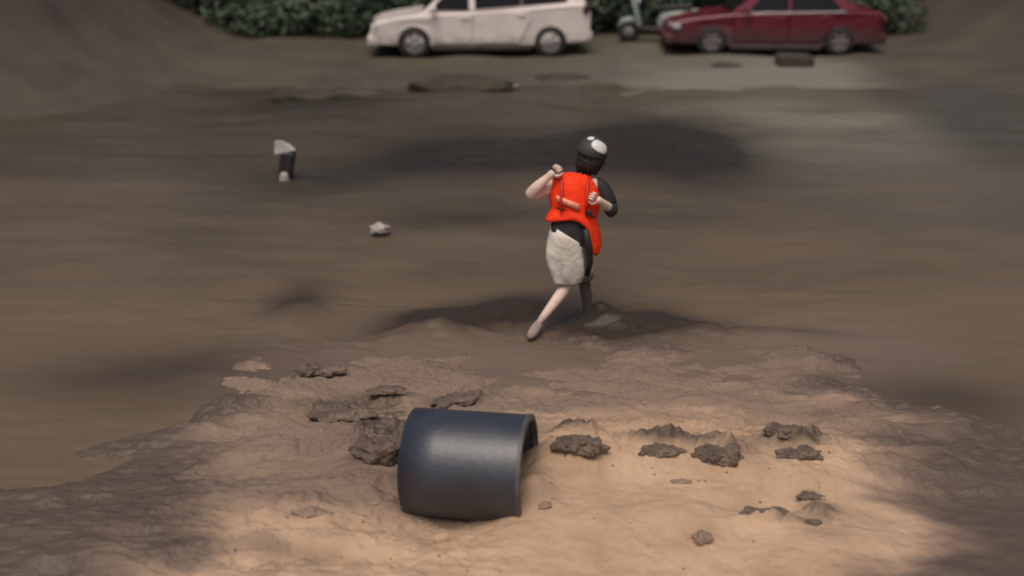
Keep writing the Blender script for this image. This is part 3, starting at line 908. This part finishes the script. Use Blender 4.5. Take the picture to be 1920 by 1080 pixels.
# life vest
def drop(a):
    a = (a + 360) % 360
    d = lambda c_, w_: math.exp(-(((a - c_ + 180) % 360 - 180) / w_) ** 2)
    return .215 * d(330, 34) + .02 * d(205, 35) - .035 * d(262, 34)
def half(a): return .30 * drop(a)
vr = [oval(J(1078, 424, 8.31), LAT, DEP, .250, .185, drop=drop, axis=UP, wob=.045, seed=3),
      oval(J(1076, 412, 8.32), LAT, DEP, .235, .185, drop=half, axis=UP, wob=.03, seed=4),
      oval(J(1075, 400, 8.33), LAT, DEP, .190, .160, wob=.015),
      oval(J(1075, 394, 8.335), LAT, DEP, .205, .172),
      oval(J(1076, 374, 8.36), LAT, DEP, .218, .182, wob=.02),
      oval(J(1078, 352, 8.385), LAT, DEP, .212, .172, wob=.02),
      oval(J(1080, 338, 8.40), LAT, DEP, .178, .145),
      oval(J(1084, 329, 8.41), LAT, DEP, .110, .105),
      oval(J(1092, 326, 8.42), LAT, DEP, .078, .078)]
vest = cloth(vr, 'life_vest', VEST, .03)
cloth([oval(J(1075, 401.5, 8.33), LAT, DEP, .196, .167), oval(J(1075, 396.5, 8.335), LAT, DEP, .200, .170)], 'waist_strap', TRIM, .006, parent=vest)
def patch(c, w, h, tilt, name, m, th=.012, d=None, bend=.0):
    rot = Matrix((LAT, DEP, UP)).transposed() @ Matrix.Rotation(tilt, 3, 'Y')
    me = rbox((0, 0, 0), (w, th, h), .005, 2, None)
    me.transform(Matrix.Translation(c) @ rot.to_4x4()); me.transform(INV)
    return link(name, me, m, vest)
def back_of(px, py, Y, x_off=0): return J(px, py, Y)
REFL = mat('reflective_tape', (.80, .24, .15), .4, spec=.8, var=.25, vscale=30)
def band(py0, py1, Yc, hw, hd, a0, a1, m, name, n=14, skew=0.0):
    v = []; f = []
    for k in range(n + 1):
        t = k / n; a = R(a0 + (a1 - a0) * t)
        for py in (py0, py1):
            ca, sa = math.cos(a), math.sin(a); e = 2 / 2.3
            p = J(1075.5, py + skew * (t - .5), Yc + (py - 384) * -.0011)
            v.append(p + LAT * math.copysign(abs(ca) ** e, ca) * hw + DEP * math.copysign(abs(sa) ** e, sa) * hd)
    for k in range(n): f.append((2 * k, 2 * k + 1, 2 * k + 3, 2 * k + 2))
    me = evaluated(pydata(name, v, f), [('SOLIDIFY', dict(thickness=.006, offset=1))]); me.transform(INV)
    return link(name, me, m, vest)
band(378, 390, 8.348, .222, .190, 222, 272, REFL, 'reflective_tape', skew=6)
band(343, 347, 8.385, .212, .176, 200, 335, mat('vest_seam', (.45, .03, .012), .7), 'seam', 24)
for px_ in (1052, 1100):
    me = pydata('shoulder_strap', *tube([J(px_, 397, 8.16), J(px_, 372, 8.175), J(px_ + 1, 350, 8.21), J(px_ + 2, 338, 8.26), J(px_ + 3, 331, 8.34)], [.011, .012, .012, .012, .010], 8)); me.transform(INV)
    link('shoulder_strap', me, mat('orange_webbing', (.55, .035, .012), .6, var=.2, vscale=40), vest)
me = rbox((0, 0, 0), (.06, .022, .045), .006, 2); me.transform(Matrix.Translation(J(1104, 399, 8.165))); me.transform(INV)
link('buckle', me, TRIM, vest)
me = pydata('crotch_strap', *tube([J(1098, 430, 8.15), J(1104, 465, 8.16), J(1106, 492, 8.20), J(1101, 516, 8.24)], [.03, .032, .028, .02], 8)); me.transform(INV)
link('loose_strap', me, TRIM, vest)
# shorts
hem = lambda a: 0
SX = Vector((1, .05, 0)).normalized(); SY = Vector((-.05, 1, 0)).normalized()
rr = [oval(J(1066, 529, 8.285), SX, SY, .108, .100, wob=.05, seed=5, n=24), oval(J(1063, 508, 8.28), SX, SY, .130, .112, wob=.06, seed=6, n=24), oval(J(1060, 484, 8.275), SX, SY, .148, .124, wob=.04, seed=7, n=24),
      oval(J(1060, 460, 8.275), LAT, DEP, .158, .142, n=24), oval(J(1064, 444, 8.28), LAT, DEP, .160, .146, n=24, drop=lambda a: .06 * math.cos(math.radians(a)), axis=UP)]
cloth(rr, 'shorts', SHORTS, .008)
rr = [oval(N['knR'][0] + Vector((0, -.03, .03)), SX, Vector((0, .85, .5)), .092, .09, n=20), oval(J(1091, 498, 8.50), SX, Vector((0, .9, .4)), .105, .10, n=20), oval(J(1086, 474, 8.38), SX, SY, .115, .118, n=20), oval(J(1080, 452, 8.30), SX, SY, .12, .12, n=20)]
cloth(rr, 'shorts_leg', SHORTS, .008)
# hair and helmet
HAIR = mat('black_hair', (.012, .010, .010), .6, var=.4, vscale=20, bump=.5, bscale=40)
hv = MB()
for k in range(26):
    a = R(150 + k * 9.5) ; rr0 = .098
    b = hc + (fs * math.cos(a) + fd * math.sin(a)) * rr0 + fu * .02
    if math.sin(a) > .35: continue
    e = N['neck'][0] + (fs * math.cos(a) + fd * math.sin(a)) * .072 + fu * (-.01 + .015 * math.sin(k * 2.3))
    hv.add(tube([b + fu * .03, b - fu * .03, (b + e) * .5 + (b - hc) * .12, e], [.022, .024, .021, .008], 7))
me = hv.mesh('hair'); me.transform(INV); link('hair', me, HAIR, person)
hm = hc + fu * .035
tilt = Matrix.Rotation(R(14), 3, fd)
U2 = tilt @ fu; S2 = tilt @ fs
def dome(r0, u0, u1, a0, a1, nu, na, pushed=0.0):
    v = []; f = []
    for i in range(nu + 1):
        u = u0 + (u1 - u0) * i / nu
        for k in range(na + 1):
            a = a0 + (a1 - a0) * k / na
            d = (S2 * math.cos(a) * 1.0 + fd * math.sin(a) * 1.14) * math.cos(u) + U2 * math.sin(u) * 1.02
            v.append(hm + d * (r0 - .006 + pushed))
    for i in range(nu):
        for k in range(na):
            f.append((i * (na + 1) + k, i * (na + 1) + k + 1, (i + 1) * (na + 1) + k + 1, (i + 1) * (na + 1) + k))
    return v, f
def helm(name, a, m, th, parent):
    me = pydata(name, *a)
    me = evaluated(me, [('WELD', dict(merge_threshold=.0006)), ('SOLIDIFY', dict(thickness=th, offset=0))]); me.transform(INV)
    return link(name, me, m, parent)
helmet = helm('helmet', dome(.122, R(-14), R(90), 0, 2 * math.pi, 14, 36), mat('black_helmet', (.040, .037, .036), .6, var=.2), .012, person)
WH = mat('white_helmet_shell', (.66, .64, .61), .35, var=.12, vscale=14)
def round_patch(u0, a0, ru, ra, rot=0.0, push=.009, n=28, m_=5):
    v = []; f = []
    for i in range(m_ + 1):
        for k in range(n):
            t = 2 * math.pi * k / n; q = i / m_
            x, y = q * math.copysign(abs(math.cos(t)) ** .75, math.cos(t)) * ra, q * math.copysign(abs(math.sin(t)) ** .75, math.sin(t)) * ru
            x, y = x * math.cos(rot) - y * math.sin(rot), x * math.sin(rot) + y * math.cos(rot)
            u = R(u0 + y); a = R(a0 + x / max(.3, math.cos(R(u0))))
            d = (S2 * math.cos(a) + fd * math.sin(a) * 1.14) * math.cos(u) + U2 * math.sin(u) * 1.02
            v.append(hm + d * (.116 + push - .004 * q ** 3))
    for i in range(m_):
        for k in range(n): f.append((i * n + k, i * n + (k + 1) % n, (i + 1) * n + (k + 1) % n, (i + 1) * n + k))
    return v, f
helm('white_panel', round_patch(34, 302, 22, 36, R(-20)), WH, .012, helmet)
helm('white_stripe', round_patch(58, 236, 9, 13, R(30)), WH, .012, helmet)
for s in (0, 1):
    a = hm + S2 * (1 if s else -1) * .118 - U2 * .03
    me = pydata('chin_strap', *tube([a, hc + fs * (1 if s else -1) * .09 + fd * .05 - fu * .07, hc + fd * .075 - fu * .125], .008, 6)); me.transform(INV)
    link('chin_strap', me, TRIM, helmet)
# shoe on the trailing foot, half sunk in the mud
sh = MB()
a, b = N['heL'][0], N['toL'][0]; d = (b - a).normalized()
SHOE = mat('muddy_shoe', (.24, .18, .14), .8, var=.3, vscale=12)
me = pydata('shoe', *tube([a - d * .05 + Vector((0, 0, -.01)), a - d * .02, a + d * .08 - Vector((0, 0, .005)), b, b + d * .05], [.028, .046, .046, .042, .02], 12)); me.transform(INV)
link('shoe', evaluated(me, [('SUBSURF', dict(levels=1, render_levels=1))]), SHOE, person)

# ------------------------------------------------------------------ mud spray and grit (small, uncountable)
rnd = random.Random(5)
ico = bmesh.new(); bmesh.ops.create_icosphere(ico, subdivisions=1, radius=1)
IV = [v.co.copy() for v in ico.verts]; IF = [tuple(v.index for v in f.verts) for f in ico.faces]; ico.free()
mb = MB()
for i in range(170):
    bx = rnd.choice([(1130, 610, 8.25), (960, 615, 8.25), (1230, 628, 8.2), (940, 600, 8.3), (1080, 600, 8.25)])
    p = at(bx[0], bx[1], bx[2]) + Vector((rnd.gauss(0, .16), rnd.gauss(0, .1), abs(rnd.gauss(0, .14))))
    r_ = rnd.uniform(.002, .006)
    mb.add(([p + Vector((v.x * r_ * 1.4, v.y * r_, v.z * r_)) for v in IV], IF))
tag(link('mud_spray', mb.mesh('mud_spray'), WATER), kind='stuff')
mb = MB()
for i in range(420):
    x, y = rnd.uniform(-1.6, 2.1), rnd.uniform(4.5, 7.2)
    if rnd.random() > .25 + .75 * max(0, float(fbm(np.array([x * 1.2]), np.array([y * 1.6]), 3, 77)[0]) + .2): continue
    r_ = rnd.uniform(.003, .010)
    z = near_z(x, y)
    mb.add(([Vector((x, y, z + r_ * .2)) + Vector((v.x * r_ * rnd.uniform(.8, 1.3), v.y * r_, v.z * r_ * .7)) for v in IV], IF))
tag(link('grit', mb.mesh('grit'), mat('sand_grit', (.24, .165, .115), .9, var=.4, vscale=9)), kind='stuff')
